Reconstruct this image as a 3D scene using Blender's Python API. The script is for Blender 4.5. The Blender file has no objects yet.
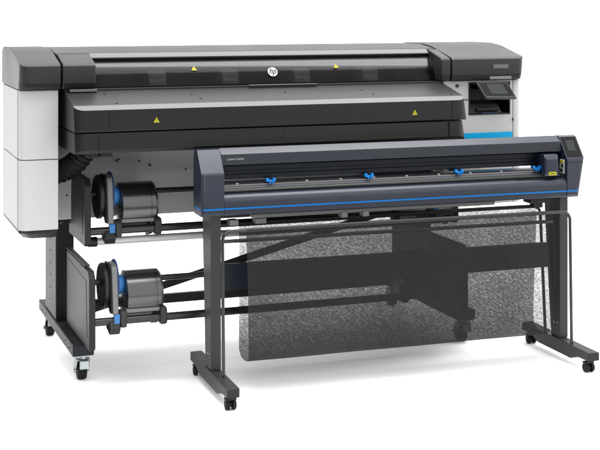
import bpy, bmesh, math, random
from mathutils import Vector, Matrix
random.seed(7)
S = bpy.context.scene
COL = S.collection
R = math.radians

# ------------------------------------------------------------------ camera
cam_d = bpy.data.cameras.new("camera")
cam = bpy.data.objects.new("camera", cam_d)
COL.objects.link(cam)
cam.location = (0, 0, 1.69)
cam.rotation_euler = (R(90), 0, -math.atan(475 / 1290))
cam_d.sensor_width = 36
cam_d.lens = 1290 / 600 * 36
cam_d.shift_y = -220 / 600
cam_d.clip_start = 0.1
cam_d.clip_end = 500
S.camera = cam

# ------------------------------------------------------------------ world: studio surround, bright behind, dim in front
W = bpy.data.worlds.new("World")
S.world = W
W.use_nodes = True
wn = W.node_tree.nodes; wl = W.node_tree.links
bg = wn["Background"]
tc = wn.new("ShaderNodeTexCoord"); sep = wn.new("ShaderNodeSeparateXYZ")
wl.new(tc.outputs["Generated"], sep.inputs[0])
ramp = wn.new("ShaderNodeMapRange")
ramp.inputs["From Min"].default_value = -0.30; ramp.inputs["From Max"].default_value = 0.40
ramp.inputs["To Min"].default_value = 0.10; ramp.inputs["To Max"].default_value = 0.85
vd = wn.new("ShaderNodeVectorMath"); vd.operation = 'DOT_PRODUCT'; vd.inputs[1].default_value = (0.45, 0.89, 0)
wl.new(tc.outputs["Generated"], vd.inputs[0]); wl.new(vd.outputs["Value"], ramp.inputs["Value"])
wl.new(ramp.outputs[0], bg.inputs["Strength"])
bg.inputs["Color"].default_value = (1, 1, 1, 1)

# wide soft sun lamp from above, added to whiten the floor to the horizon
sun_d = bpy.data.lights.new("overhead_sun", 'SUN')
sun_d.energy = 3.8; sun_d.angle = R(140); sun_d.color = (1, 0.995, 0.985)
sun = bpy.data.objects.new("overhead_sun", sun_d)
COL.objects.link(sun)
sun.rotation_euler = (R(20), R(22), 0)
# softbox over the left half of the set; its reflection runs along the sloping tops
sb = bpy.data.lights.new("softbox", 'AREA'); sb.shape = 'RECTANGLE'; sb.size = 4.6; sb.size_y = 2.2; sb.energy = 160
sbo = bpy.data.objects.new("softbox", sb); COL.objects.link(sbo); sbo.location = (2.0, 5.15, 4.1)

S.view_settings.view_transform = 'Standard'
S.view_settings.look = 'None'
S.view_settings.exposure = 0.72
S.view_settings.gamma = 1

# ------------------------------------------------------------------ materials
ALB = 0.48
def mat(name, col, rough=0.5, spec=0.25, metal=0.0, grain=0.0, grain_scale=900, var=0.0, coat=0.0, emis=None):
    m = bpy.data.materials.new(name); m.use_nodes = True
    nt = m.node_tree; n = nt.nodes; l = nt.links
    b = n["Principled BSDF"]
    k = 1.0 if name in ('studio_white', 'black_print') else ALB
    b.inputs["Base Color"].default_value = (*[c * k for c in col], 1)
    b.inputs["Roughness"].default_value = rough
    b.inputs["Specular IOR Level"].default_value = spec
    b.inputs["Metallic"].default_value = metal
    b.inputs["Coat Weight"].default_value = coat
    t = n.new("ShaderNodeTexCoord")
    if var > 0:
        nz = n.new("ShaderNodeTexNoise"); nz.inputs["Scale"].default_value = 3.5; nz.inputs["Detail"].default_value = 5
        l.new(t.outputs["Object"], nz.inputs["Vector"])
        mr = n.new("ShaderNodeMapRange")
        mr.inputs["To Min"].default_value = max(0.02, rough - var); mr.inputs["To Max"].default_value = rough + var
        l.new(nz.outputs["Fac"], mr.inputs["Value"]); l.new(mr.outputs[0], b.inputs["Roughness"])
    if grain > 0:
        nz2 = n.new("ShaderNodeTexNoise"); nz2.inputs["Scale"].default_value = grain_scale; nz2.inputs["Detail"].default_value = 2
        l.new(t.outputs["Object"], nz2.inputs["Vector"])
        bp = n.new("ShaderNodeBump"); bp.inputs["Strength"].default_value = grain; bp.inputs["Distance"].default_value = 0.0006
        l.new(nz2.outputs["Fac"], bp.inputs["Height"]); l.new(bp.outputs[0], b.inputs["Normal"])
    if emis:
        b.inputs["Emission Color"].default_value = (*emis, 1); b.inputs["Emission Strength"].default_value = 1
    return m

M = {}
M['floor'] = mat('studio_white', (0.95, 0.95, 0.95), 0.7, 0.0)
M['cover'] = mat('charcoal_plastic', (0.032, 0.032, 0.033), 0.40, 0.26, grain=0.25, var=0.08)
M['tray'] = mat('black_plastic', (0.0085, 0.0085, 0.0085), 0.42, 0.24, grain=0.2, var=0.05)
M['white'] = mat('light_grey_plastic', (0.72, 0.735, 0.73), 0.5, 0.12, grain=0.15, var=0.06)
M['sheet'] = mat('grey_sheet_metal', (0.80, 0.83, 0.81), 0.5, 0.25, grain=0.1, var=0.05)
M['frame'] = mat('black_powder_coat', (0.018, 0.018, 0.020), 0.5, 0.2, grain=0.15, grain_scale=700, var=0.08)
M['frame_grey'] = mat('graphite_powder_coat', (0.045, 0.045, 0.045), 0.5, 0.2, grain=0.15, grain_scale=700, var=0.08)
M['rod'] = mat('black_anodised_tube', (0.018, 0.018, 0.018), 0.30, 0.4, metal=0.0, var=0.05)
M['steel'] = mat('satin_aluminium', (0.95, 0.95, 0.95), 0.4, 0.5, metal=0.1, var=0.06)
M['zinc'] = mat('zinc_plated_steel', (0.55, 0.62, 0.62), 0.3, 0.5, metal=0.9, var=0.1)
M['rubber'] = mat('black_rubber', (0.010, 0.010, 0.010), 0.7, 0.2, grain=0.3)
M['hub'] = mat('grey_hub_plastic', (0.022, 0.022, 0.022), 0.22, 0.8, var=0.05)
M['hubdark'] = mat('dark_hub_plastic', (0.012, 0.012, 0.012), 0.5, 0.3, var=0.05)
M['arm'] = mat('mid_grey_plastic', (0.24, 0.24, 0.24), 0.45, 0.3, var=0.05)
M['blue'] = mat('blue_plastic', (0.04, 0.23, 0.60), 0.35, 0.35, var=0.05)
M['bluedark'] = mat('deep_blue_plastic', (0.010, 0.07, 0.26), 0.4, 0.3)
M['stripe'] = mat('blue_stripe', (0.0, 0.19, 0.62), 0.35, 0.2)
M['cyan'] = mat('cyan_panel', (0.0, 0.48, 0.95), 0.35, 0.2)
M['brightblue'] = mat('bright_blue_plastic', (0.0, 0.27, 0.85), 0.35, 0.3)
M['navy'] = mat('slate_navy_plastic', (0.010, 0.0165, 0.037), 0.34, 0.44, grain=0.2, var=0.06)
M['navylight'] = mat('slate_navy_plastic_satin', (0.040, 0.045, 0.058), 0.32, 0.7, grain=0.2, var=0.06)
M['fascia'] = mat('fascia_dull_navy', (0.013, 0.017, 0.028), 0.42, 0.25, grain=0.2, var=0.05)
M['navydark'] = mat('dark_navy_rail', (0.006, 0.010, 0.020), 0.38, 0.18, var=0.05)
M['platen'] = mat('dark_anodised_platen', (0.09, 0.10, 0.12), 0.3, 0.5, metal=0.2, var=0.05)
M['cutstrip'] = mat('cutting_strip', (0.50, 0.42, 0.40), 0.4, 0.3)
M['yellow'] = mat('yellow_label', (0.55, 0.50, 0.02), 0.5, 0.2)
M['ink'] = mat('black_print', (0.008, 0.008, 0.008), 0.6, 0.2)
M['print'] = mat('silver_print', (0.45, 0.45, 0.46), 0.5, 0.2)
M['printdim'] = mat('grey_print', (0.22, 0.23, 0.25), 0.5, 0.2)
M['logo'] = mat('silver_logo', (0.42, 0.42, 0.43), 0.3, 0.5, metal=0.3)
M['badge'] = mat('badge_grey', (0.09, 0.09, 0.09), 0.3, 0.4)
M['glass'] = mat('black_screen_glass', (0.006, 0.006, 0.007), 0.12, 0.14)
M['lcd'] = mat('dim_screen', (0.035, 0.040, 0.040), 0.2, 0.15)
M['magenta'] = mat('magenta_tab', (0.65, 0.03, 0.35), 0.4, 0.3)
M['labelwhite'] = mat('white_label', (0.7, 0.7, 0.68), 0.5, 0.2)
M['strip'] = mat('lit_edge_grey', (0.17, 0.17, 0.17), 0.4, 0.3, var=0.05)  # paler grey that paints the light on top edges

# tinted acrylic
def acrylic():
    m = bpy.data.materials.new('smoked_acrylic'); m.use_nodes = True
    nt = m.node_tree; n = nt.nodes; l = nt.links
    n.remove(n["Principled BSDF"])
    out = n["Material Output"]
    tr = n.new("ShaderNodeBsdfTransparent"); tr.inputs[0].default_value = (0.80, 0.80, 0.81, 1)
    df = n.new("ShaderNodeBsdfDiffuse"); df.inputs[0].default_value = (0.004, 0.004, 0.004, 1)
    m1 = n.new("ShaderNodeMixShader"); m1.inputs[0].default_value = 0.35
    l.new(tr.outputs[0], m1.inputs[1]); l.new(df.outputs[0], m1.inputs[2])
    gl = n.new("ShaderNodeBsdfGlossy"); gl.inputs["Roughness"].default_value = 0.10
    fr = n.new("ShaderNodeFresnel"); fr.inputs[0].default_value = 1.55
    mu = n.new("ShaderNodeMath"); mu.operation = 'MULTIPLY'; mu.inputs[1].default_value = 0.16; l.new(fr.outputs[0], mu.inputs[0])
    mx = n.new("ShaderNodeMixShader"); l.new(mu.outputs[0], mx.inputs[0])
    l.new(m1.outputs[0], mx.inputs[1]); l.new(gl.outputs[0], mx.inputs[2]); l.new(mx.outputs[0], out.inputs["Surface"])
    return m
M['acrylic'] = acrylic()

# perforated fan housing
def perforated():
    m = mat('perforated_black_plastic', (0.1, 0.1, 0.1), 0.5, 0.3)
    n = m.node_tree.nodes; l = m.node_tree.links
    t = n.new("ShaderNodeTexCoord"); v = n.new("ShaderNodeTexVoronoi"); v.inputs["Scale"].default_value = 130
    v.inputs["Randomness"].default_value = 0.35
    r = n.new("ShaderNodeValToRGB"); r.color_ramp.elements[0].position = 0.28; r.color_ramp.elements[1].position = 0.42
    r.color_ramp.elements[0].color = (0.004, 0.004, 0.004, 1); r.color_ramp.elements[1].color = (0.20, 0.20, 0.20, 1)
    l.new(t.outputs["Object"], v.inputs["Vector"]); l.new(v.outputs["Distance"], r.inputs[0])
    l.new(r.outputs[0], n["Principled BSDF"].inputs["Base Color"])
    return m
M['perf'] = perforated()

# woven mesh cloth: holes in an open black net, with the mottled weave of a fine screen
def netcloth(name, seed, lo, hi):
    m = bpy.data.materials.new(name); m.use_nodes = True
    nt = m.node_tree; n = nt.nodes; l = nt.links
    b = n["Principled BSDF"]; out = n["Material Output"]
    b.inputs["Base Color"].default_value = (0.015, 0.015, 0.015, 1); b.inputs["Roughness"].default_value = 0.95
    b.inputs["Specular IOR Level"].default_value = 0.1
    t = n.new("ShaderNodeTexCoord")
    mp = n.new("ShaderNodeMapping"); mp.inputs["Location"].default_value = (seed, seed * 2, 0)
    mp.inputs["Scale"].default_value = (0.7, 1.0, 1.3); mp.inputs["Rotation"].default_value = (0, R(-12), 0)
    l.new(t.outputs["Object"], mp.inputs[0])
    n1 = n.new("ShaderNodeTexNoise"); n1.inputs["Scale"].default_value = 115; n1.inputs["Detail"].default_value = 3; n1.inputs["Roughness"].default_value = 0.65
    n2 = n.new("ShaderNodeTexNoise"); n2.inputs["Scale"].default_value = 5; n2.inputs["Detail"].default_value = 2
    wv = n.new("ShaderNodeTexWave"); wv.wave_type = 'BANDS'; wv.bands_direction = 'DIAGONAL'
    wv.inputs["Scale"].default_value = 28; wv.inputs["Distortion"].default_value = 9; wv.inputs["Detail"].default_value = 2; wv.inputs["Detail Scale"].default_value = 1.2
    for x in (n1, n2, wv): l.new(mp.outputs[0], x.inputs["Vector"])
    a = n.new("ShaderNodeMath"); a.operation = 'MULTIPLY_ADD'; a.inputs[1].default_value = 0.10
    l.new(wv.outputs["Fac"], a.inputs[0]); l.new(n1.outputs["Fac"], a.inputs[2])
    c = n.new("ShaderNodeMath"); c.operation = 'MULTIPLY_ADD'; c.inputs[1].default_value = 0.3
    l.new(n2.outputs["Fac"], c.inputs[0]); l.new(a.outputs[0], c.inputs[2])
    mr = n.new("ShaderNodeMapRange"); mr.inputs["From Min"].default_value = 0.58; mr.inputs["From Max"].default_value = 0.92
    mr.inputs["To Min"].default_value = lo; mr.inputs["To Max"].default_value = hi
    l.new(c.outputs[0], mr.inputs["Value"])
    tr = n.new("ShaderNodeBsdfTransparent")
    mx = n.new("ShaderNodeMixShader")
    l.new(mr.outputs[0], mx.inputs[0]); l.new(b.outputs[0], mx.inputs[1]); l.new(tr.outputs[0], mx.inputs[2])
    l.new(mx.outputs[0], out.inputs["Surface"])
    return m
M['net'] = netcloth('black_net_cloth', 3.0, 0.14, 0.38)
M['netback'] = netcloth('black_net_cloth_rear', 11.0, 0.35, 0.75)

# ------------------------------------------------------------------ mesh helpers
class MB:
    """collects shapes; link() makes ONE mesh object"""
    def __init__(s): s.bm = bmesh.new()
    def box(s, x0, x1, y0, y1, z0, z1):
        v = [s.bm.verts.new(p) for p in ((x0,y0,z0),(x1,y0,z0),(x1,y1,z0),(x0,y1,z0),(x0,y0,z1),(x1,y0,z1),(x1,y1,z1),(x0,y1,z1))]
        for f in ((3,2,1,0),(4,5,6,7),(0,1,5,4),(1,2,6,5),(2,3,7,6),(3,0,4,7)): s.bm.faces.new([v[i] for i in f])
        return v
    def prism(s, prof, x0, x1):
        """YZ outline extruded along X"""
        a = [s.bm.verts.new((x0, y, z)) for y, z in prof]; b = [s.bm.verts.new((x1, y, z)) for y, z in prof]
        n = len(prof); fs = []
        fs.append(s.bm.faces.new(a)); fs.append(s.bm.faces.new(list(reversed(b))))
        for i in range(n):
            j = (i + 1) % n
            fs.append(s.bm.faces.new((a[i], b[i], b[j], a[j])))
        return a, b
    def bevel_where(s, test, r, seg=5):
        es = [e for e in s.bm.edges if test(e.verts[0].co, e.verts[1].co)]
        if es: bmesh.ops.bevel(s.bm, geom=es, offset=r, segments=seg, affect='EDGES', profile=0.5)
    def tube(s, pts, r, seg=14, cap=True, radii=None):
        pts = [Vector(p) for p in pts]; rings = []
        n = len(pts); up = None
        for i, p in enumerate(pts):
            if i == 0: d = pts[1] - p
            elif i == n - 1: d = p - pts[i-1]
            else: d = (pts[i+1] - p).normalized() + (p - pts[i-1]).normalized()
            d.normalize()
            if up is None:
                up = Vector((0,0,1)) if abs(d.z) < 0.9 else Vector((0,1,0))
            a = d.cross(up).normalized(); up = a.cross(d).normalized()
            rr = radii[i] if radii else r
            rings.append([s.bm.verts.new(p + (a * math.cos(t) + up * math.sin(t)) * rr) for t in [2*math.pi*k/seg for k in range(seg)]])
        for i in range(n-1):
            for k in range(seg):
                q = (k+1) % seg
                s.bm.faces.new((rings[i][k], rings[i][q], rings[i+1][q], rings[i+1][k]))
        if cap:
            s.bm.faces.new(list(reversed(rings[0]))); s.bm.faces.new(rings[-1])
    def lathe(s, prof, c, axis='X', seg=40):
        """prof = (offset along axis, radius)"""
        rings = []
        for o, r in prof:
            ring = []
            for k in range(seg):
                t = 2*math.pi*k/seg
                u, w = math.cos(t)*r, math.sin(t)*r
                if axis == 'X': p = (c[0]+o, c[1]+u, c[2]+w)
                elif axis == 'Y': p = (c[0]+u, c[1]+o, c[2]+w)
                else: p = (c[0]+u, c[1]+w, c[2]+o)
                ring.append(s.bm.verts.new(p))
            rings.append(ring)
        for i in range(len(rings)-1):
            for k in range(seg):
                q = (k+1) % seg
                s.bm.faces.new((rings[i][k], rings[i][q], rings[i+1][q], rings[i+1][k]))
        s.bm.faces.new(rings[0]); s.bm.faces.new(list(reversed(rings[-1])))
    def poly(s, pts, depth):
        """flat outline (3-D points) given thickness along its normal"""
        vs = [s.bm.verts.new(p) for p in pts]
        f = s.bm.faces.new(vs); f.normal_update(); nrm = f.normal.copy()
        ex = bmesh.ops.extrude_face_region(s.bm, geom=[f])
        for v in [g for g in ex['geom'] if isinstance(g, bmesh.types.BMVert)]: v.co += nrm * depth
    def link(s, name, m, parent=None, bevel=0.0, seg=2, smooth=True, label=None, split=False):
        if split:
            left = set(s.bm.verts); out = None
            while left:
                stack = [next(iter(left))]; isl = set(stack)
                while stack:
                    v = stack.pop()
                    for e in v.link_edges:
                        w = e.other_vert(v)
                        if w not in isl: isl.add(w); stack.append(w)
                left -= isl
                nb = MB(); mp = {v: nb.bm.verts.new(v.co) for v in isl}
                for f in {f for v in isl for f in v.link_faces}:
                    nf = nb.bm.faces.new([mp[v] for v in f.verts]); nf.material_index = f.material_index
                out = nb.link(name, m, parent, bevel, seg, smooth, label)
            s.bm.free(); return out
        bmesh.ops.recalc_face_normals(s.bm, faces=s.bm.faces)
        me = bpy.data.meshes.new(name); s.bm.to_mesh(me); s.bm.free()
        for k in (m if isinstance(m, list) else [m]): me.materials.append(k)
        o = bpy.data.objects.new(name, me); COL.objects.link(o)
        if parent: o.parent = parent; o.matrix_parent_inverse = Matrix.Translation(-Vector(ROOT_LOC[parent.name])) if parent.name in ROOT_LOC else Matrix()
        if smooth:
            for p in me.polygons: p.use_smooth = True
            me.set_sharp_from_angle(angle=R(32))
        if bevel > 0:
            bv = o.modifiers.new("bevel", 'BEVEL'); bv.width = bevel; bv.segments = seg; bv.limit_method = 'ANGLE'; bv.angle_limit = R(30)
            bv.harden_normals = False
            for p in me.polygons: p.use_smooth = True
            me.set_sharp_from_angle(angle=R(50))
            wn_ = o.modifiers.new("wn", 'WEIGHTED_NORMAL'); wn_.keep_sharp = True
        if label: o['label'] = label
        return o
ROOT_LOC = {}
def thing(name, loc, label, cat):
    o = bpy.data.objects.new(name, None); COL.objects.link(o); o.location = loc
    o['label'] = label; o['category'] = cat
    ROOT_LOC[o.name] = loc
    return o
def arc(cx, cy, r, a0, a1, n):
    return [(cx + r*math.cos(R(a0+(a1-a0)*i/n)), cy + r*math.sin(R(a0+(a1-a0)*i/n))) for i in range(n+1)]
def text(name, body, size, mtx, m, parent, extr=0.0006, shear=0.0):
    cu = bpy.data.curves.new(name, 'FONT'); cu.body = body; cu.size = size; cu.extrude = extr; cu.shear = shear
    cu.align_x = 'LEFT'; cu.align_y = 'CENTER'
    tmp = bpy.data.objects.new('tmp_text', cu); COL.objects.link(tmp)
    me = bpy.data.meshes.new_from_object(tmp); me.name = name
    bpy.data.objects.remove(tmp)
    me.transform(mtx); me.materials.clear(); me.materials.append(m)
    o = bpy.data.objects.new(name, me); COL.objects.link(o)
    o.parent = parent
    if parent.name in ROOT_LOC: o.matrix_parent_inverse = Matrix.Translation(-Vector(ROOT_LOC[parent.name]))
    return o
def place(x, y, z, tilt=90):
    """text plane facing the front (-Y), tilt 90 = upright, smaller leans back"""
    return Matrix.Translation((x, y, z)) @ Matrix.Rotation(R(tilt), 4, 'X')

# ------------------------------------------------------------------ setting
f = MB(); f.box(-150, 150, 3.4, 300, -0.02, 0.0)   # paper sweep, ends in front of the machines
o = f.link('floor', M['floor'], smooth=False); o['kind'] = 'structure'

# ================================================================== PRINTER
PR = thing('wide_format_printer', (2.05, 6.05, 0), 'large charcoal and light grey wide format roll printer standing behind the smaller cutter', 'printer')

CAP = [(5.730,1.316),(5.720,1.344),(5.720,1.420),(5.736,1.431),(5.95,1.480),(6.06,1.492),(6.28,1.491),(6.325,1.474),(6.335,1.44),(6.335,1.316)]
# end covers
m = MB(); m.prism(CAP, 0.80, 0.978)
m.bevel_where(lambda a,b: abs(a.x-.80)<1e-4 and abs(b.x-.80)<1e-4 and max(a.y,b.y)<5.737 and abs(a.z-b.z)>.02, 0.042, 7)
cl = m.link('end_cover', M['cover'], PR, bevel=0.006, seg=3)
m = MB(); m.prism(CAP, 2.907, 3.312)
m.bevel_where(lambda a,b: abs(a.x-3.312)<1e-4 and abs(b.x-3.312)<1e-4 and max(a.y,b.y)<5.737 and abs(a.z-b.z)>.02, 0.035, 7)
cr = m.link('end_cover', M['cover'], PR, bevel=0.006, seg=3)
# badge on the right cover
m = MB(); m.box(3.133, 3.222, 5.7165, 5.7215, 1.371, 1.394); bd = m.link('badge', M['badge'], cr, bevel=0.001)
text('lettering', 'HP Latex 630', 0.0125, place(3.141, 5.7158, 1.3825), M['print'], bd)
m = MB(); m.box(3.118, 3.242, 5.7225, 5.738, 1.3175, 1.333); m.link('cover_latch', M['arm'], cr, bevel=0.002)
# inner lid ends, cut away so that the window sits back
LID = [(5.730,1.316),(5.720,1.344),(5.720,1.420),(5.732,1.430),(5.870,1.466),(5.895,1.466),(5.95,1.43),(5.95,1.316)]
for x0, x1, xs in ((0.988, 1.135, 1.115), (2.848, 2.899, 2.893)):
    m = MB(); m.prism(LID, x0, x1)
    e = m.link('lid_end', M['cover'], PR, bevel=0.005, seg=3)
# rear top cover
m = MB(); m.prism([(5.905,1.44),(5.905,1.470),(6.06,1.489),(6.28,1.488),(6.325,1.472),(6.333,1.43),(6.333,1.316),(6.10,1.316),(6.10,1.44)], 0.984, 2.901)
m.link('rear_top_cover', M['cover'], PR, bevel=0.004)
# lid rail: bright strip over the window
m = MB(); m.prism([(5.862,1.443),(5.858,1.449),(5.885,1.4665),(5.899,1.468),(5.899,1.443)], 1.137, 2.846)
m.link('lid_rail', M['strip'], PR, bevel=0.0015)
m = MB(); m.prism([(5.872,1.428),(5.872,1.4425),(5.90,1.4425),(5.90,1.428)], 1.137, 2.846)
m.link('lid_gap_strip', M['ink'], PR)  # black strip drawn along the gap above the window
# window: curved smoked acrylic, 3 mm
wp = [(5.872,1.438),(5.852,1.431),(5.838,1.418),(5.815,1.392),(5.798,1.362),(5.788,1.335),(5.786,1.318)]
wi = [(y+0.004, z-0.002) for y, z in reversed(wp)]
m = MB(); m.prism(wp + wi, 1.137, 2.846)
win = m.link('window', M['acrylic'], PR)
# interior
m = MB(); m.box(1.136, 2.847, 6.0, 6.09, 1.20, 1.427); m.box(1.136, 2.847, 5.795, 5.999, 1.27, 1.314)
m.link('print_zone_wall', M['tray'], PR, split=True)
m = MB(); m.box(1.18, 2.80, 5.93, 5.985, 1.352, 1.388); m.link('carriage_beam', M['frame_grey'], PR, bevel=0.003)
m = MB(); m.box(1.18, 1.33, 5.86, 5.92, 1.318, 1.372); m.box(2.66, 2.80, 5.86, 5.92, 1.318, 1.380)
m.link('carriage_dock', M['frame_grey'], PR, bevel=0.004, split=True)
for x in (1.44, 1.79, 2.15, 2.507):
    m = MB(); m.prism([(5.80,1.318),(5.815,1.366),(5.835,1.384),(5.925,1.384),(5.925,1.318)], x-0.042, x+0.042)
    fb = m.link('fan_housing', M['arm'], PR, bevel=0.003)
    m = MB(); m.poly([(x-0.034,5.8005,1.3245),(x+0.034,5.8005,1.3245),(x+0.034,5.8125,1.363),(x-0.034,5.8125,1.363)], 0.001)
    m.link('grille', M['perf'], fb, smooth=False)
# warning triangles
def triangle(x, y, z, parent, tilt=0.0, s=0.022):
    m = MB()
    ty, tz = math.sin(tilt), math.cos(tilt)
    def q(u, v, d=0): return (x+u, y+v*ty - d*tz, z+v*tz + d*ty)
    m.poly([q(-s*.62,-s*.5), q(s*.62,-s*.5), q(0,s*.6)], 0.0)
    bm = MB()
    vs = [q(-s*.62,-s*.5), q(s*.62,-s*.5), q(0,s*.6)]; vt = [q(-s*.62,-s*.5,.0012), q(s*.62,-s*.5,.0012), q(0,s*.6,.0012)]
    A = [bm.bm.verts.new(p) for p in vs]; B = [bm.bm.verts.new(p) for p in vt]
    bm.bm.faces.new(A); bm.bm.faces.new(B)
    for i in range(3): bm.bm.faces.new((A[i], A[(i+1)%3], B[(i+1)%3], B[i]))
    m.bm.free()
    o = bm.link('warning_sticker', M['yellow'], parent, smooth=False)
    b2 = MB()
    for (u0,u1,v0,v1) in ((-.05,.05,-.12,.22),(-.05,.05,-.34,-.22)):
        P4 = [q(u0*s,v0*s,.0016), q(u1*s,v0*s,.0016), q(u1*s,v1*s,.0016), q(u0*s,v1*s,.0016)]
        b2.bm.faces.new([b2.bm.verts.new(p) for p in P4])
    b2.link('warning_mark', M['ink'], o, smooth=False)
triangle(1.613, 5.812, 1.394, win, R(38)); triangle(2.325, 5.812, 1.394, win, R(38))
# round brand mark on the window: silver disc with slanted h and p cut in dark
def brandmark(cx, cy, cz, r, tilt, parent):
    ty, tz = math.sin(tilt), math.cos(tilt)
    def q(u, v, d=0): return (cx+u, cy+v*ty - d*tz, cz+v*tz + d*ty)
    def slab(m, pts, d0, d1):
        A = [m.bm.verts.new(q(u,v,d0)) for u,v in pts]; B = [m.bm.verts.new(q(u,v,d1)) for u,v in pts]
        m.bm.faces.new(A); m.bm.faces.new(B)
        n = len(pts)
        for i in range(n): m.bm.faces.new((A[i],A[(i+1)%n],B[(i+1)%n],B[i]))
    m = MB(); slab(m, arc(0,0,r,0,360,40)[:-1], 0, .0018)
    disc = m.link('round_logo', M['logo'], parent, smooth=False)
    sh = 0.32
    def bar(m, u, v0, v1, w): slab(m, [(u+v0*sh*1,v0),(u+w+v0*sh,v0),(u+w+v1*sh,v1),(u+v1*sh,v1)], .0015, .0028)
    m = MB(); w = r*0.17
    bar(m, -r*.62, -r*.42, r*.86, w)          # h stem
    bar(m, -r*.18, -r*.42, r*.30, w)
    slab(m, [(-r*.50,r*.24),(-r*.02,r*.24),(-r*.02+r*.04,r*.38),(-r*.46,r*.38)], .0015, .00285)
    bar(m, r*.14, -r*.86, r*.38, w)           # p stem
    bar(m, r*.55, -r*.36, r*.30, w)
    slab(m, [(r*.20,r*.24),(r*.70,r*.24),(r*.74,r*.38),(r*.24,r*.38)], .0015, .00285)
    slab(m, [(r*.02,-r*.44),(r*.50,-r*.44),(r*.54,-r*.30),(r*.06,-r*.30)], .0015, .00285)
    m.link('logo_letters', M['ink'], disc, smooth=False)
brandmark(1.996, 5.7985, 1.372, 0.0245, R(31), win)

# front heater tray, upper and lower halves
def tray_body(prof, x0, x1, r):
    m = MB(); m.prism(prof, x0, x1)
    yf = min(y for y, z in prof) + 0.004
    for xx in (x0, x1):
        m.bevel_where(lambda a,b: abs(a.x-xx)<1e-4 and abs(b.x-xx)<1e-4 and max(a.y,b.y)<yf and abs(a.z-b.z)>.03, r, 7)
    return m
TX0, TX1 = 1.0, 2.872
m = tray_body([(5.503,1.144),(5.500,1.149),(5.500,1.2375),(5.536,1.2555),(5.748,1.303),(5.748,1.313),(5.785,1.313),(5.95,1.25),(5.95,1.144)], TX0, TX1, 0.045)
# light on the top and chamfer is painted in with paler materials
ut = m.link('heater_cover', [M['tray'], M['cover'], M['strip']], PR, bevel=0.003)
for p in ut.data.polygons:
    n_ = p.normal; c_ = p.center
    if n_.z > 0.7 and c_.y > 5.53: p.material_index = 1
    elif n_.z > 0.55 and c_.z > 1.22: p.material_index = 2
m = tray_body([(5.56,1.048),(5.512,1.050),(5.503,1.064),(5.505,1.138),(5.95,1.138),(5.95,1.048)], TX0+0.002, TX1-0.004, 0.045)
lt = m.link('heater_base', M['tray'], PR, bevel=0.003)
# seams and screws on the tray
m = MB(); m.box(1.1045, 1.1065, 5.4985, 5.501, 1.052, 1.137); m.box(2.78, 2.782, 5.4985, 5.504, 1.052, 1.137); m.link('seam', M['ink'], lt, smooth=False, split=True)
m = MB(); m.box(1.150, 1.1515, 5.4975, 5.5005, 1.150, 1.234)
m.box(2.797,2.7985,5.4975,5.5005,1.150,1.234); m.link('seam', M['ink'], ut, smooth=False, split=True)
m = MB()
for (x, z) in ((1.166,1.225),(1.166,1.165),(1.66,1.222),(1.66,1.163),(2.26,1.22),(2.26,1.162),(2.80,1.22),(2.80,1.162)):
    m.lathe([(0,.0045),(.004,.0045)], (x, 5.4975, z), 'Y', 12)
m.link('screw', M['ink'], ut, split=True)
m = MB()
for (x, z) in ((1.50,1.09),(1.95,1.118),(1.935,1.095),(1.95,1.095),(2.40,1.09)):
    m.lathe([(0,.0035),(.004,.0035)], (x, 5.501, z), 'Y', 12)
m.link('screw', M['ink'], lt, split=True)
m = MB()
for (x, y) in ((1.17,5.70),(1.195,5.56),(1.56,5.66),(1.585,5.60),(2.01,5.66),(2.40,5.665),(2.43,5.60),(2.78,5.66),(2.82,5.56)):
    z = 1.2555 + (y-5.536)*(1.303-1.2555)/(5.748-5.536)
    m.lathe([(-0.002,.006),(.0012,.006)], (x, y, z), 'Z', 12)
m.link('top_screw', M['ink'], ut, split=True)
triangle(1.358, 5.4998, 1.188, ut); triangle(2.60, 5.4998, 1.185, ut)
# narrow raised lip at the back of the tray top
m = MB(); m.box(1.86, 2.20, 5.738, 5.752, 1.3125, 1.3165); m.box(1.02,1.142,5.725,5.75,1.303,1.3145); m.link('tray_lip', M['strip'], ut, bevel=0.001, split=True)
# catches under the tray
m = MB(); m.box(1.065,1.112,5.55,5.60,1.026,1.0475); m.box(1.120,1.172,5.54,5.60,1.030,1.0475); m.link('catch', M['frame'], lt, bevel=0.002, split=True)

# left cabinet
def cabinet(x0, x1, z0, z1, corner, name='side_cabinet'):
    m = MB(); m.prism([(5.755,z0),(5.755,z1),(6.325,z1),(6.325,z0)], x0, x1)
    m.bevel_where(lambda a,b: abs(a.x-corner)<1e-4 and abs(b.x-corner)<1e-4 and max(a.y,b.y)<5.76 and abs(a.z-b.z)>.05, 0.04, 8)
    return m
m = cabinet(0.803, 0.974, 1.006, 1.312, 0.803)
m.link('side_cabinet', M['white'], PR, bevel=0.003)
m = cabinet(0.803, 0.974, 0.692, 1.0025, 0.803)
c2 = m.link('side_cabinet', M['white'], PR, bevel=0.003)
m = MB(); m.box(0.816,0.970,5.80,6.31,1.0,1.01); m.link('shadow_gap', M['ink'], PR)
m = MB(); m.box(0.8015,0.806,5.8005,5.8035,0.694,1.311); m.link('panel_seam', M['ink'], PR, split=True)
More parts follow.
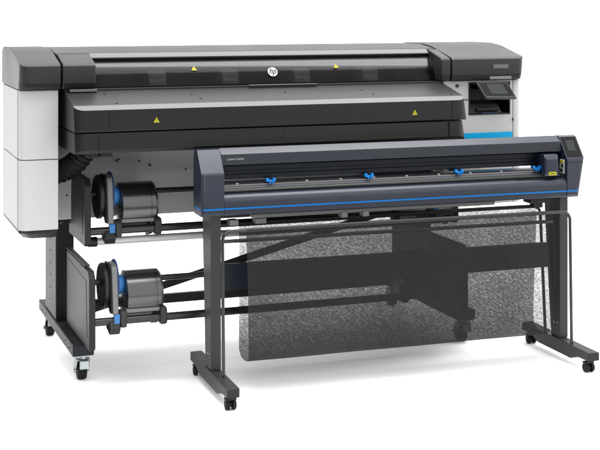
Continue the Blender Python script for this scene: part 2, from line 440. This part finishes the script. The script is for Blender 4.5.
# black foot of the cabinet: chamfered tray
m = MB()
top = [(0.805,5.80),(0.845,5.758),(0.972,5.758),(0.972,6.32),(0.805,6.32)]
bot = [(0.83,5.83),(0.862,5.79),(0.965,5.79),(0.965,6.29),(0.83,6.29)]
A = [m.bm.verts.new((x,y,.6915)) for x,y in top]; A2 = [m.bm.verts.new((x,y,.678)) for x,y in top]; B = [m.bm.verts.new((x,y,.652)) for x,y in bot]
m.bm.faces.new(A); m.bm.faces.new(B)
for P_, Q_ in ((A,A2),(A2,B)):
    for i in range(5): m.bm.faces.new((P_[i],P_[(i+1)%5],Q_[(i+1)%5],Q_[i]))
m.link('cabinet_base', M['tray'], PR, bevel=0.003)

# right cabinet with recess for the screen
def recess_cabinet(m, x0,x1,z0,z1, rx0,rx1,rz0,rz1, y0,y1, ry):
    xs=[x0,rx0,rx1,x1]; zs=[z0,rz0,rz1,z1]
    g={(i,k):m.bm.verts.new((xs[i],y0,zs[k])) for i in range(4) for k in range(4)}
    for i in range(3):
        for k in range(3):
            if (i,k)!=(1,1): m.bm.faces.new((g[i,k],g[i+1,k],g[i+1,k+1],g[i,k+1]))
    h=[m.bm.verts.new((x,ry,z)) for x,z in ((rx0,rz0+.02),(rx1-.03,rz0+.02),(rx1-.03,rz1),(rx0,rz1))]
    fr=[g[1,1],g[2,1],g[2,2],g[1,2]]
    for i in range(4): m.bm.faces.new((fr[i],fr[(i+1)%4],h[(i+1)%4],h[i])).material_index=1
    m.bm.faces.new(h).material_index=1
    b={(i,k):m.bm.verts.new((xs[i],y1,zs[k])) for i in (0,3) for k in (0,3)}
    m.bm.faces.new((b[0,0],b[3,0],b[3,3],b[0,3]))
    m.bm.faces.new([g[0,k] for k in range(4)]+[b[0,3],b[0,0]])
    m.bm.faces.new([g[3,k] for k in range(4)]+[b[3,3],b[3,0]])
    m.bm.faces.new([g[i,0] for i in range(4)]+[b[3,0],b[0,0]])
    m.bm.faces.new([g[i,3] for i in range(4)]+[b[3,3],b[0,3]])
m = MB(); recess_cabinet(m, 2.876,3.2660,0.692,1.312, 3.020,3.247,1.143,1.300, 5.755,6.325, 5.875)
rc = m.link('side_cabinet', [M['white'], M['tray']], PR, bevel=0.003, label='light grey side cabinet with the screen recess and a blue band')
m = cabinet(3.2685, 3.322, 0.692, 1.312, 3.322); m.link('side_panel', M['white'], rc, bevel=0.003)
m = MB(); m.box(3.2662,3.2683,5.762,6.32,0.70,1.305); m.link('panel_gap', M['ink'], rc)
# rounded frame round the recess
m = MB()
for (a,b,c,d) in ((3.016,3.024,1.139,1.304),(3.243,3.251,1.139,1.304),(3.024,3.243,1.139,1.146),(3.024,3.243,1.297,1.304)):
    m.box(a,b,5.7515,5.760,c,d)
m.link('recess_frame', M['tray'], rc, bevel=0.002)
m = MB(); m.box(2.95,3.016,5.7525,5.757,1.2165,1.2195); m.link('panel_seam', M['ink'], rc, smooth=False, split=True)
m = MB(); m.box(3.264,3.269,5.750,5.757,1.105,1.118); m.link('lock_slot', M['ink'], rc, smooth=False)
m = MB(); m.box(2.955,3.262,5.7505,5.756,0.975,1.050); m.link('blue_band', M['cyan'], rc, bevel=0.001)
m = MB(); m.box(2.962,2.970,5.7485,5.7515,1.036,1.044); m.link('blue_band_mark', M['labelwhite'], rc)
# port shelf and handle in the recess
m = MB(); m.prism([(5.757,1.147),(5.80,1.190),(5.86,1.205),(5.868,1.168)], 3.026, 3.205); m.link('recess_ramp', M['cover'], rc, bevel=0.002)
m = MB(); m.box(3.060,3.190,5.755,5.775,1.158,1.176); m.link('recess_handle', M['frame'], rc, bevel=0.005)
m = MB(); m.box(3.09,3.18,5.752,5.756,1.1475,1.1505); m.link('status_light', M['bluedark'], rc)
# touch screen, tilted and swung out of the recess
scr = MB()
c4 = [Vector((3.031,5.700,1.309)),Vector((3.054,5.640,1.232)),Vector((3.226,5.640,1.228)),Vector((3.206,5.700,1.307))]
def slab4(m, c4, thick):
    nrm = (c4[1]-c4[0]).cross(c4[3]-c4[0]).normalized()
    if nrm.y > 0: nrm = -nrm
    A=[m.bm.verts.new(p) for p in c4]; B=[m.bm.verts.new(p - nrm*thick) for p in c4]
    m.bm.faces.new(A); m.bm.faces.new(B)
    for i in range(4): m.bm.faces.new((A[i],A[(i+1)%4],B[(i+1)%4],B[i]))
    return nrm
nn = slab4(scr, c4, 0.016)
so = scr.link('touch_screen', M['cover'], PR, bevel=0.004, seg=3)
def inset(c4, a, b, c, d, off):
    """bilinear sub-rectangle of the screen quad; a..b left to right, c..d top to bottom"""
    def pt(u, v):
        t = c4[0].lerp(c4[3], u); q = c4[1].lerp(c4[2], u); return t.lerp(q, v) + nn*off
    return [pt(a,c), pt(a,d), pt(b,d), pt(b,c)]
m = MB(); slab4(m, inset(c4,.05,.95,.07,.86,.0012), .001); gls = m.link('screen_glass', M['glass'], so, smooth=False)
m = MB(); slab4(m, inset(c4,.25,.78,.16,.76,.0020), .0005); m.link('display', M['lcd'], gls, smooth=False)
m = MB(); m.box(3.10,3.16,5.72,5.87,1.262,1.280); m.link('screen_arm', M['tray'], so, bevel=0.004)
# small latch marks on the white cabinet, left of the recess
m = MB(); m.lathe([(0,.008),(.01,.008)], (2.952,5.746,1.288), 'Y', 14); m.link('cabinet_knob', M['frame_grey'], rc)
m = MB(); m.box(2.972,2.984,5.7535,5.756,1.288,1.290); m.link('cabinet_mark', M['printdim'], rc)

# lower body: grey sheet and rear housing
sp = [(5.98,1.14),(6.00,1.02),(6.02,0.93),(6.035,0.82),(6.035,0.75),(6.035,0.688)]
m = MB(); m.prism(sp + [(6.31,0.688),(6.31,1.315),(6.10,1.315),(5.98,1.26)], 0.976, 2.874)
bodyp = m.link('lower_body', M['sheet'], PR, bevel=0.004)
m = MB()
for (x,z) in ((1.29,.955),(1.30,.962),(1.45,.93),(1.455,.925),(1.63,.90),(1.69,.745),(1.40,.95),(1.06,.80)):
    yy = 6.0 + (1.02-z)*0.12
    m.lathe([(0,.004),(.02,.004)], (x, {1.29:6.006,1.30:6.005,1.45:6.015,1.455:6.016,1.63:6.021,1.69:6.0345,1.40:6.011,1.06:6.0345}[x]-.004, z), 'Y', 10)
m.link('body_screw', M['ink'], bodyp, split=True)
# left inner side fill (light metal) and dark bracket above the leg
m = MB(); m.box(0.978,1.045,6.14,6.30,0.650,0.6865); m.box(1.046,1.14,6.10,6.30,0.655,0.6865); m.box(2.94,3.06,6.10,6.30,0.655,0.6865)
m.link('leg_bracket', M['frame'], PR, bevel=0.003, split=True)
# ink supply tabs low on the front
for x, k, w in ((2.807,'stripe',.034),(3.018,'magenta',.014),(3.079,'yellow',.016),(2.862,'labelwhite',.02)):
    m = MB(); m.box(x-w/2, x+w/2, 5.735, 5.7535, 0.850, 0.869); m.link('ink_tab', M[k], PR, bevel=0.003)
m = MB(); m.box(2.62,3.10,5.745,5.7545,0.820,0.8495); m.box(2.50,2.78,5.745,5.78,0.8505,0.8795); m.link('ink_shelf', M['tray'], PR, bevel=0.002, split=True)
m = MB(); m.box(2.50,2.875,5.781,6.0,0.8505,0.8795); m.link('shelf_bracket', M['frame'], PR, bevel=0.002)

# corrugated cable hose
m = MB(); ctrl = [Vector(p) for p in ((1.120,5.80,1.075),(1.105,5.81,1.035),(1.065,5.84,0.975),(1.01,5.88,0.935),(0.955,5.91,0.925),(0.93,5.92,0.925))]
def catmull(c, n):
    out = []
    for i in range(len(c)-1):
        p0 = c[max(i-1,0)]; p1 = c[i]; p2 = c[i+1]; p3 = c[min(i+2,len(c)-1)]
        for k in range(n):
            t = k/n
            out.append(0.5*((2*p1)+(-p0+p2)*t+(2*p0-5*p1+4*p2-p3)*t*t+(-p0+3*p1-3*p2+p3)*t**3))
    out.append(c[-1]); return out
pp = catmull(ctrl, 14)
m.tube(pp, .05, 24, True, [0.053 if (i//2) % 2 else 0.046 for i in range(len(pp))])
m.link('cable_hose', M['rubber'], PR)

# legs, feet, casters
def caster(parent, x, y):
    m = MB()
    m.box(x-.036,x+.036,y-.034,y+.034,0.113,0.1195)
    m.lathe([(0,.026),(.012,.024)], (x,y,0.101), 'Z', 20)
    m.prism([(y-.030,.102),(y+.028,.102),(y+.060,.040),(y+.040,.030),(y-.004,.060)], x-.030, x-.025)
    m.prism([(y-.030,.102),(y+.028,.102),(y+.060,.040),(y+.040,.030),(y-.004,.060)], x+.025, x+.030)
    m.box(x-.0255,x+.0255,y-.030,y+.030,0.095,0.1015)
    cs = m.link('caster', M['zinc'], parent, bevel=0.0015)
    m = MB(); m.lathe([(-.021,.030),(-.019,.037),(-.014,.040),(.014,.040),(.019,.037),(.021,.030)], (x,y+.025,0.040), 'X', 28)
    w = m.link('wheel', M['rubber'], cs)
    m = MB(); m.lathe([(-.034,.009),(.034,.009)], (x,y+.025,0.040), 'X', 12); m.link('axle', M['zinc'], cs)
    m = MB(); m.prism([(y-.052,.062),(y-.046,.098),(y-.032,.102),(y-.036,.060)], x-.020, x+.022); m.link('brake_pedal', M['zinc'], cs, bevel=0.003)
    return cs
for xl in (1.036, 2.952):
    m = MB(); m.box(xl, xl+.096, 5.745, 6.72, 0.120, 0.170)
    ft = m.link('foot', M['frame'], PR, bevel=0.004)
    m = MB(); m.box(xl+.0015, xl+.0945, 5.741, 5.7445, 0.122, 0.168); m.link('foot_cap', M['navydark'], ft, bevel=0.002)
    m = MB()
    for y, z in ((5.80,.150),(5.85,.138),(5.93,.150),(6.5,.148),(6.6,.14)): m.lathe([(-.001,.004),(.002,.004)], (xl-.001,y,z), 'X', 8)
    m.link('foot_bolt', M['ink'], ft, split=True)
    caster(ft, xl+.052, 5.79); caster(ft, xl+.045, 6.62)
    m = MB(); m.box(xl+.008, xl+.096, 6.245, 6.56, 0.1705, 0.70)
    lg = m.link('leg', M['frame_grey'], PR, bevel=0.003)
    m = MB(); m.box(xl+.010, xl+.094, 6.2415, 6.2445, 0.172, 0.654); m.link('leg_front_plate', M['tray'], lg)
    m = MB()
    for z in (.24,.30,.36,.42,.48,.54,.60): m.lathe([(-.001,.004),(.002,.004)], (xl+.007,6.40,z), 'X', 8)
    m.link('leg_bolt', M['ink'], lg, split=True)
# rear cross beam and diagonal brace
m = MB(); m.box(1.134, 2.96, 6.27, 6.30, 0.202, 0.247); m.link('cross_beam', M['frame'], PR, bevel=0.003)
m = MB()
a = Vector((1.135,6.285,.185)); b_ = Vector((2.958,6.285,.642)); d = (b_-a).normalized(); nrm = Vector((-d.z,0,d.x))*.019
vs = [a-nrm,b_-nrm,b_+nrm,a+nrm]
A=[m.bm.verts.new(p+Vector((0,-.006-.03,0))) for p in vs]; B=[m.bm.verts.new(p+Vector((0,.006-.03,0))) for p in vs]
m.bm.faces.new(A); m.bm.faces.new(B)
for i in range(4): m.bm.faces.new((A[i],A[(i+1)%4],B[(i+1)%4],B[i]))
m.link('diagonal_brace', M['frame'], PR, bevel=0.002)

# side plates that carry the rolls
def side_plate(x, y0, y1, z0, z1, flip):
    m = MB()
    prof = [(y0+.012,z0),(y0,z0+.015),(y0,z1-.03),(y0+.03,z1),(y1,z1),(y1,z0)]
    m.prism(prof, x, x+.028)
    o = m.link('roll_side_plate', M['frame'], PR, bevel=0.003)
    m = MB(); xs = (x-.0015, x-.0005) if not flip else (x+.0285, x+.0295)
    m.prism([(y0+.05,z0+.05),(y0+.07,z1-.05),(y1-.03,z1-.03),(y1-.03,z0+.03)], *xs)
    m.link('plate_recess', M['frame'], o, bevel=0.0005)
    return o
for xx, fl in ((1.082, False), (2.905, True)):
    side_plate(xx, 5.700, 6.10, 0.615, 0.915, fl)
    side_plate(xx, 5.600, 6.16, 0.175, 0.522, fl)
m = MB(); m.prism([(5.70,.530),(5.70,.534),(6.16,.534),(6.16,.530)], 1.080, 1.106); m.link('plate_flange', M['frame_grey'], PR)

# roll holders: mirrored set left and right, upper and lower
def holder(y, z, xs, sx):
    """y,z shaft axis; xs = x of the left plate; sx = +1 left set, -1 right set (mirrored)"""
    def X(d): return xs + sx*d
    def bx(m, d0, d1, *r): m.box(min(X(d0),X(d1)), max(X(d0),X(d1)), *r)
    def lz(m, prof, c, seg=40): m.lathe([(sx*o,r) for o,r in prof], c, 'X', seg)
    def pr(m, prof, d0, d1): m.prism(prof, min(X(d0),X(d1)), max(X(d0),X(d1)))
    hub = MB(); hx = X(.135)
    by, bz = y-.035, z-.052
    lz(hub, [(0,.080),(.006,.104),(.135,.104),(.136,.1025),(.138,.1025),(.139,.104),(.158,.104),(.168,.096),(.168,.05)], (X(.140),by,bz), 56)
    h = hub.link('roll_hub', M['hub'], PR)
    m = MB(); lz(m, [(0,.03),(0,.094),(.005,.100),(.020,.100),(.020,.092),(.024,.092),(.024,.03)], (X(.046),y-.01,z-.012), 56)
    m.link('flange', M['hubdark'], h)
    # bracket arm: rounded top
    m = MB()
    prof = [(y-.140,z-.120),(y-.095,z-.125),(y+.02,z-.03),(y+.02,z+.070),(y+.008,z+.090),(y-.070,z+.094),(y-.098,z+.084),(y-.112,z+.058)]
    pr(m, prof, .078, .104)
    arm_ = m.link('bracket_arm', M['arm'], h, bevel=0.006, seg=3)
    m = MB(); pr(m, [(yy+.004,zz+(.003 if zz>z else .004)) for yy,zz in prof], .0705, .0775); m.link('bracket_inner', M['hubdark'], arm_, bevel=0.004)
    m = MB(); lz(m, [(0,.02),(0,.096),(.003,.100),(.008,.100),(.010,.094),(.010,.02)], (X(.1045),y-.012,z+.002), 56)
    m.link('blue_disc', M['bluedark'], h)
    m = MB(); lz(m, [(0,.046),(.008,.045),(.020,.040),(.030,.030),(.036,.017),(.038,.004)], (X(.1145),y-.055,z-.004), 40)
    m.link('blue_dome', M['blue'], h)
    # saddle at the front rod
    ry, rz = y-.12, z-.148
    m = MB(); bx(m,.082,.108, ry-.026,ry+.002, rz-.012,rz+.030); m.link('blue_latch', M['blue'], h, bevel=0.003)
    m = MB()
    pr(m, [(ry-.026,rz-.030),(ry-.034,rz-.010),(ry-.034,rz+.030),(ry-.020,rz+.044),(ry+.03,rz+.044),(ry+.03,rz-.030)], .110,.138)
    m.link('collar', M['frame_grey'], h, bevel=0.006, seg=3)
    m = MB()
    pr(m, [(ry-.022,rz-.030),(ry-.034,rz-.014),(ry-.034,rz+.034),(ry-.020,rz+.048),(ry+.03,rz+.048),(ry+.03,rz-.030)], .290,.320)
    m.link('collar', M['frame_grey'], h, bevel=0.006, seg=3)
    m = MB(); bx(m,.1385,.2895, ry-.012,ry+.02, rz+.030,rz+.047); m.link('saddle_bar', M['arm'], h, bevel=0.003)
    m = MB(); pr(m, [(ry-.02,rz-.058),(ry-.04,rz-.03),(ry-.02,rz-.0),(ry+.06,rz+.0),(ry+.05,rz-.04)], .060,.108); m.link('saddle_hook', M['hubdark'], h, bevel=0.004)
    m = MB(); pr(m, [(ry-.01,rz+.035),(ry+.10,rz+.06),(ry+.10,rz-.05),(ry+.02,rz-.030)], .272,.289); m.link('saddle_cheek', M['hubdark'], h, bevel=0.004)
XL, XR = 1.110, 2.905
for (y, z) in ((5.84, .829), (5.74, .447)):
    holder(y, z, XL, 1); holder(y, z, XR, -1)
    m = MB(); m.tube([(XL,y,z),(XR,y,z)], .0135, 18); m.link('roll_shaft', M['rod'], PR)
    m = MB(); m.tube([(XL,y-.12,z-.150),(XR,y-.12,z-.150)], .0175, 18); m.link('guide_rod', M['rod'], PR)
m = MB(); m.tube([(1.150,5.775,.623),(2.885,5.775,.623)], .0170, 20); dr = m.link('diverter_tube', M['steel'], PR)
m = MB()
for a_, b2 in ((1.1105,1.1495),(2.886,2.904)): m.tube([(a_,5.775,.623),(b2,5.775,.623)], .023, 16)
m.link('tube_end', M['tray'], dr, split=True)

def dark_hem(o):
    # shade on the lowest band of the covers, painted with the darker tray material
    o.data.materials.append(M['tray'])
    for p in o.data.polygons:
        if p.center.z < 1.3435 and p.center.y < 5.80: p.material_index = 1
for o in [q for q in PR.children if q.name.split('.')[0] in ('end_cover', 'lid_end')]: dark_hem(o)

# ================================================================== CUTTER
CU = thing('vinyl_cutter', (2.44, 5.41, 0), 'dark slate blue roll cutter on a stand with blue stripe and mesh basket', 'cutter')
HEAD = [(5.368,.778),(5.360,.790),(5.360,.955),(5.366,.967),(5.438,1.060),(5.455,1.066),(5.485,1.062),(5.502,1.02),(5.502,.80),(5.49,.778)]
for x0, x1, corner in ((1.520,1.624,1.520),(3.338,3.432,3.432)):
    m = MB(); m.prism(HEAD, x0, x1)
    m.bevel_where(lambda a,b: abs(a.x-corner)<1e-4 and abs(b.x-corner)<1e-4 and max(a.y,b.y)<5.367 and abs(a.z-b.z)>.05, 0.022, 6)
    if corner > 2:
        for v in m.bm.verts:
            if v.co.x > 3.4 and v.co.z < .96: v.co.x -= .030*min(1,(.96-v.co.z)/.17)
    e = m.link('head_end', M['navy'], CU, bevel=0.005, seg=3)
    m = MB(); 
    m.box(x0-.0015 if corner<2 else x0+.001, x1-.001 if corner<2 else 3.4065, 5.3575, 5.47, .8055, .8125)
    if corner < 2: m.bevel_where(lambda a,b: abs(a.x-(x0-.0015))<1e-4 and abs(b.x-(x0-.0015))<1e-4 and abs(a.y-5.3575)<1e-4 and abs(b.y-5.3575)<1e-4, .023, 6)
    else: m.bevel_where(lambda a,b: abs(a.x-3.4065)<1e-4 and abs(b.x-3.4065)<1e-4 and abs(a.y-5.3575)<1e-4 and abs(b.y-5.3575)<1e-4, .023, 6)
    m.link('blue_stripe', M['stripe'], e)
    if corner > 2:
        ri = e
# control panel on the right end slope
dn = Vector((0, -(1.060-.967), (5.438-5.366))).normalized()
def slope_pt(x, t, off): # t 0 at front bottom, 1 at top
    return Vector((x, 5.366+(5.438-5.366)*t, .967+(1.060-.967)*t)) + dn*off
def slope_slab(x0,x1,t0,t1,o0,o1):
    m = MB(); c=[(x0,t0),(x1,t0),(x1,t1),(x0,t1)]
    A=[m.bm.verts.new(slope_pt(x,t,o0)) for x,t in c]; B=[m.bm.verts.new(slope_pt(x,t,o1)) for x,t in c]
    m.bm.faces.new(A); m.bm.faces.new(B)
    for i in range(4): m.bm.faces.new((A[i],A[(i+1)%4],B[(i+1)%4],B[i]))
    return m
cp = slope_slab(3.345,3.424,.03,.97,.0005,.0025).link('control_panel', M['glass'], ri, smooth=False)
slope_slab(3.362,3.404,.30,.80,.0024,.0030).link('panel_display', M['lcd'], cp, smooth=False)
m = MB(); m.box(3.339,3.428,5.3578,5.361,.9425,.9445); m.link('panel_seam', M['ink'], ri, smooth=False, split=True)
# upper beam
m = MB(); m.prism([(5.411,.992),(5.419,1.039),(5.455,1.0655),(5.485,1.060),(5.500,1.02),(5.500,.925),(5.485,.925),(5.478,.985)], 1.625, 3.337)
ub = m.link('upper_beam', [M['navy'], M['fascia']], CU, bevel=0.0025)
for p in ub.data.polygons:
    if p.normal.y < -.8 and p.center.z > .99: p.material_index = 1     # duller navy copy stands in for shade on the front fascia
text('lettering', 'Latex Cutter', 0.0150, place(1.652, 5.4145, 1.0185, 80), M['print'], ub)
# dark rail under the beam
m = MB(); m.prism([(5.4565,.9835),(5.4565,.962),(5.462,.960),(5.462,.946),(5.456,.944),(5.456,.924),(5.4770,.924),(5.4770,.9835)], 1.625, 3.337)
rl = m.link('carriage_rail', M['navydark'], CU, bevel=0.0012)
m = MB()
for i in range(13): m.lathe([(0,.0028),(.004,.0028)], (1.665+i*.13, 5.4535, .938+ .003*(i%2)), 'Y', 10)
m.link('rail_screw', M['frame_grey'], rl, split=True)
# platen
m = MB(); m.prism([(5.52,.9085),(5.50,.9095),(5.455,.9075),(5.430,.9005),(5.420,.880),(5.52,.880)], 1.625, 3.337)
pl = m.link('platen', M['platen'], CU, bevel=0.001)
m = MB(); m.box(1.64,3.32,5.4265,5.434,.8995,.9025); m.link('cutting_strip', M['cutstrip'], pl, smooth=False)
m = MB()
for i in range(10): m.box(1.70+i*.165,1.712+i*.165,5.440,5.446,.903,.9085)
m.link('platen_grommet', M['labelwhite'], pl, bevel=0.001, split=True)
m = MB(); m.lathe([(0,.011),(1.70,.011)], (1.631,5.411,.878), 'X', 20); m.link('grit_roller', M['rod'], CU)
# front cover, rounded top
fc = [(5.388,.778),(5.3655,.779),(5.362,.790),(5.362,.838)] + [(5.362+.036*(1-math.cos(R(t))), .838+.034*math.sin(R(t))) for t in (15,30,45,60,75,90)] + [(5.405,.866),(5.405,.80)]
m = MB(); m.prism(fc, 1.625, 3.337)
fco = m.link('front_cover', M['navy'], CU, bevel=0.001)
m = MB(); m.box(1.625,3.337,5.3592,5.3635,.8055,.8125); m.link('blue_stripe', M['stripe'], fco, smooth=False)
m = MB()
for i in range(16): m.box(3.08+i*.0145,3.09+i*.0145,5.3785,5.3865,.8712,.8735)
m.link('vent_slots', M['ink'], fco, smooth=False, split=True)
m = MB(); m.box(1.626,3.336,5.404,5.475,.779,.800); m.link('head_underside', M['frame_grey'], CU, bevel=0.002)
# pinch rollers
for x in (1.856, 2.332, 2.790, 3.205):
    m = MB()
    m.box(x-.022,x-.010,5.4120,5.432,.9115,.9275); m.box(x+.010,x+.022,5.4120,5.432,.9115,.9275)
    m.box(x-.011,x+.011,5.418,5.428,.9085,.9195)
    m.box(x-.008,x-.002,5.4105,5.424,.900,.912); m.box(x+.006,x+.013,5.4105,5.424,.902,.913)
    p_ = m.link('pinch_roller', M['brightblue'], CU, bevel=0.0028, seg=3)
    m = MB(); m.box(x-.014,x+.014,5.429,5.4555,.9135,.930); m.link('roller_arm', M['navydark'], p_, bevel=0.002)
# cutting carriage
m = MB(); m.prism([(5.372,.884),(5.366,.895),(5.366,.962),(5.382,.984),(5.455,.984),(5.455,.884)], 3.222, 3.296)
m.bevel_where(lambda a,b: abs(a.x-b.x)<1e-4 and max(a.y,b.y)<5.367, .012, 4)
cg = m.link('cutting_carriage', M['navy'], CU, bevel=0.003)
m = MB(); m.box(3.240,3.280,5.3635,5.3665,.886,.903); m.link('warning_label', M['yellow'], cg, bevel=0.0005)
m = MB(); m.box(3.249,3.251,5.3625,5.3638,.889,.900); m.box(3.257,3.270,5.3625,5.3638,.893,.896); m.link('label_print', M['ink'], cg)
m = MB(); m.box(3.3345,3.3378,5.385,5.425,.888,.955); iw = m.link('inside_label', M['labelwhite'], CU)
m = MB(); m.box(3.3330,3.3346,5.390,5.420,.938,.952); m.link('inside_label_yellow', M['yellow'], iw)
m = MB(); m.box(3.3330,3.3346,5.392,5.410,.918,.932); m.box(3.3330,3.3346,5.398,5.418,.897,.910); m.link('inside_label_print', M['ink'], iw)

# stand
for (x0, x1) in ((1.561,1.616),(3.272,3.330)):
    xc = (x0+x1)/2
    m = MB(); m.prism([(5.100,.099),(5.100,.060),(5.195,.058),(5.26,.036),(5.56,.036),(5.63,.058),(5.722,.060),(5.722,.099)], x0, x1)
    ft = m.link('stand_foot', M['frame_grey'], CU, bevel=0.003)
    m = MB(); m.box(x0+.002,x1-.002,5.0965,5.0995,.062,.097); m.link('foot_end_cap', M['frame'], ft, bevel=0.001)
    for y in (5.145, 5.680):
        m = MB(); m.lathe([(-.024,.012),(-.022,.020),(-.018,.0225),(-.008,.0225),(-.006,.012),(.006,.012),(.008,.0225),(.018,.0225),(.022,.020),(.024,.012)], (xc,y,.0225), 'X', 24)
        cs = m.link('twin_caster', M['rubber'], ft)
        m = MB(); m.lathe([(0,.006),(.035,.006)], (xc,y+.008,.026), 'Z', 12); m.box(xc-.024,xc+.024,y-.012,y+.016,.040,.050); m.link('caster_hood', M['frame'], cs, bevel=0.004)
    xa = x0+.006 if x0<2 else x0+.014
    m = MB(); m.prism([(5.378,.0995),(5.462,.0995),(5.530,.776),(5.378,.776)], xa, xa+.046)
    lg = m.link('stand_leg', M['frame_grey'], CU, bevel=0.004)
    m = MB()
    for y, z in ((5.40,.17),(5.43,.165)): m.lathe([(-.001,.0035),(.002,.0035)], (xa-.001,y,z), 'X', 8)
    m.link('leg_screw', M['labelwhite'], lg, split=True)
m = MB(); m.box(1.600,1.75,5.40,5.47,.756,.7765); m.box(3.14,3.258,5.40,5.47,.745,.7765); m.box(3.17,3.22,5.42,5.46,.72,.7445); m.link('head_mount', M['frame'], CU, bevel=0.003, split=True)
m = MB(); m.box(1.614,3.256,5.425,5.462,.432,.548); m.link('cross_panel', M['navydark'], CU, bevel=0.006, seg=3)
# U shaped tubes for the basket
def utube(y0, y1, xa, xb, ztop, r, yl):
    pts = [(xa,y0,.0995),(xa,y1,ztop-.04)]
    pts += [(xa+.04-.04*math.cos(R(t)), y1, ztop-.04+.04*math.sin(R(t))) for t in (15,30,45,60,75,90)]
    pts += [(xb-.04+.04*math.sin(R(t)), y1, ztop-.04+.04*math.cos(R(t))) for t in (0,15,30,45,60,75,90)]
    pts += [(xb,y0,.0995)]
    m = MB(); m.tube(pts, r, 14)
    return m
utube(5.275,5.290,1.595,3.290,.718,.0075,0).link('basket_tube', M['rod'], CU)
utube(5.470,5.520,1.575,3.262,.712,.0075,0).link('basket_tube', M['rod'], CU)
m = MB(); m.tube([(1.61,5.40,.655),(3.258,5.40,.655)], .0085, 14); m.link('tie_bar', M['rod'], CU)
m = MB(); m.prism([(5.385,.758),(5.380,.766),(5.382,.7765),(5.440,.7765),(5.440,.758)], 1.76, 2.96); m.link('underside_rail', M['arm'], CU, bevel=0.002)
m = MB(); m.box(1.66,1.70,5.40,5.45,.728,.752); m.box(1.78,1.83,5.40,5.45,.730,.754); m.box(2.18,2.21,5.375,5.42,.740,.765); m.box(2.285,2.315,5.375,5.42,.740,.765); m.link('mount_block', M['arm'], CU, bevel=0.002, split=True)

# media basket: open net hung between the two tubes
bm = MB()
prof = []
front = [(5.290,.712),(5.285,.60),(5.282,.45),(5.286,.30),(5.292,.20)]
bottom = [(5.305,.160),(5.34,.138),(5.40,.128),(5.46,.130)]
back = [(5.500,.150),(5.515,.20),(5.520,.30),(5.520,.45),(5.520,.60),(5.520,.706)]
prof = front + bottom + back
NX = 60
def edge_x(i, n):
    t = i/(n-1)
    return 1.700 + .035*min(1,t*1.3), 3.165 + .080*t
rows = []
for i, (y, z) in enumerate(prof):
    xa, xb = edge_x(i, len(prof)); row = []
    for k in range(NX+1):
        u = k/NX; x = xa+(xb-xa)*u
        sag = 0.004*math.sin(u*math.pi*5+i*.4)*math.sin(math.pi*i/(len(prof)-1))
        row.append(bm.bm.verts.new((x, y+sag*.6, z)))
    rows.append(row)
for i in range(len(rows)-1):
    for k in range(NX):
        fc_ = bm.bm.faces.new((rows[i][k],rows[i][k+1],rows[i+1][k+1],rows[i+1][k]))
bk = bm.link('media_basket', [M['net']], CU)
# hem sleeves wrapped round the tubes
m = MB(); m.tube([(1.705,5.290,.718),(3.16,5.290,.718)], .0095, 12, False); m.tube([(1.74,5.520,.712),(3.235,5.520,.712)], .0095, 12, False); m.link('hem_sleeve', M['hubdark'], bk, split=True)

# the head sits 6 mm lower on the stand; the whole cutter is turned slightly towards the viewer on its right
HEADPARTS = ('head_end','upper_beam','carriage_rail','platen','grit_roller','front_cover','head_underside','pinch_roller','cutting_carriage','inside_label','underside_rail','mount_block')
for o in CU.children:
    if o.name.split('.')[0] in HEADPARTS:
        o.location.z -= 0.006; o.scale.x = 0.9885; o.location.x += 0.0115*1.52
CU.location.x += 0.006; CU.location.y -= 0.008
CU.rotation_euler.z = -R(1.3)
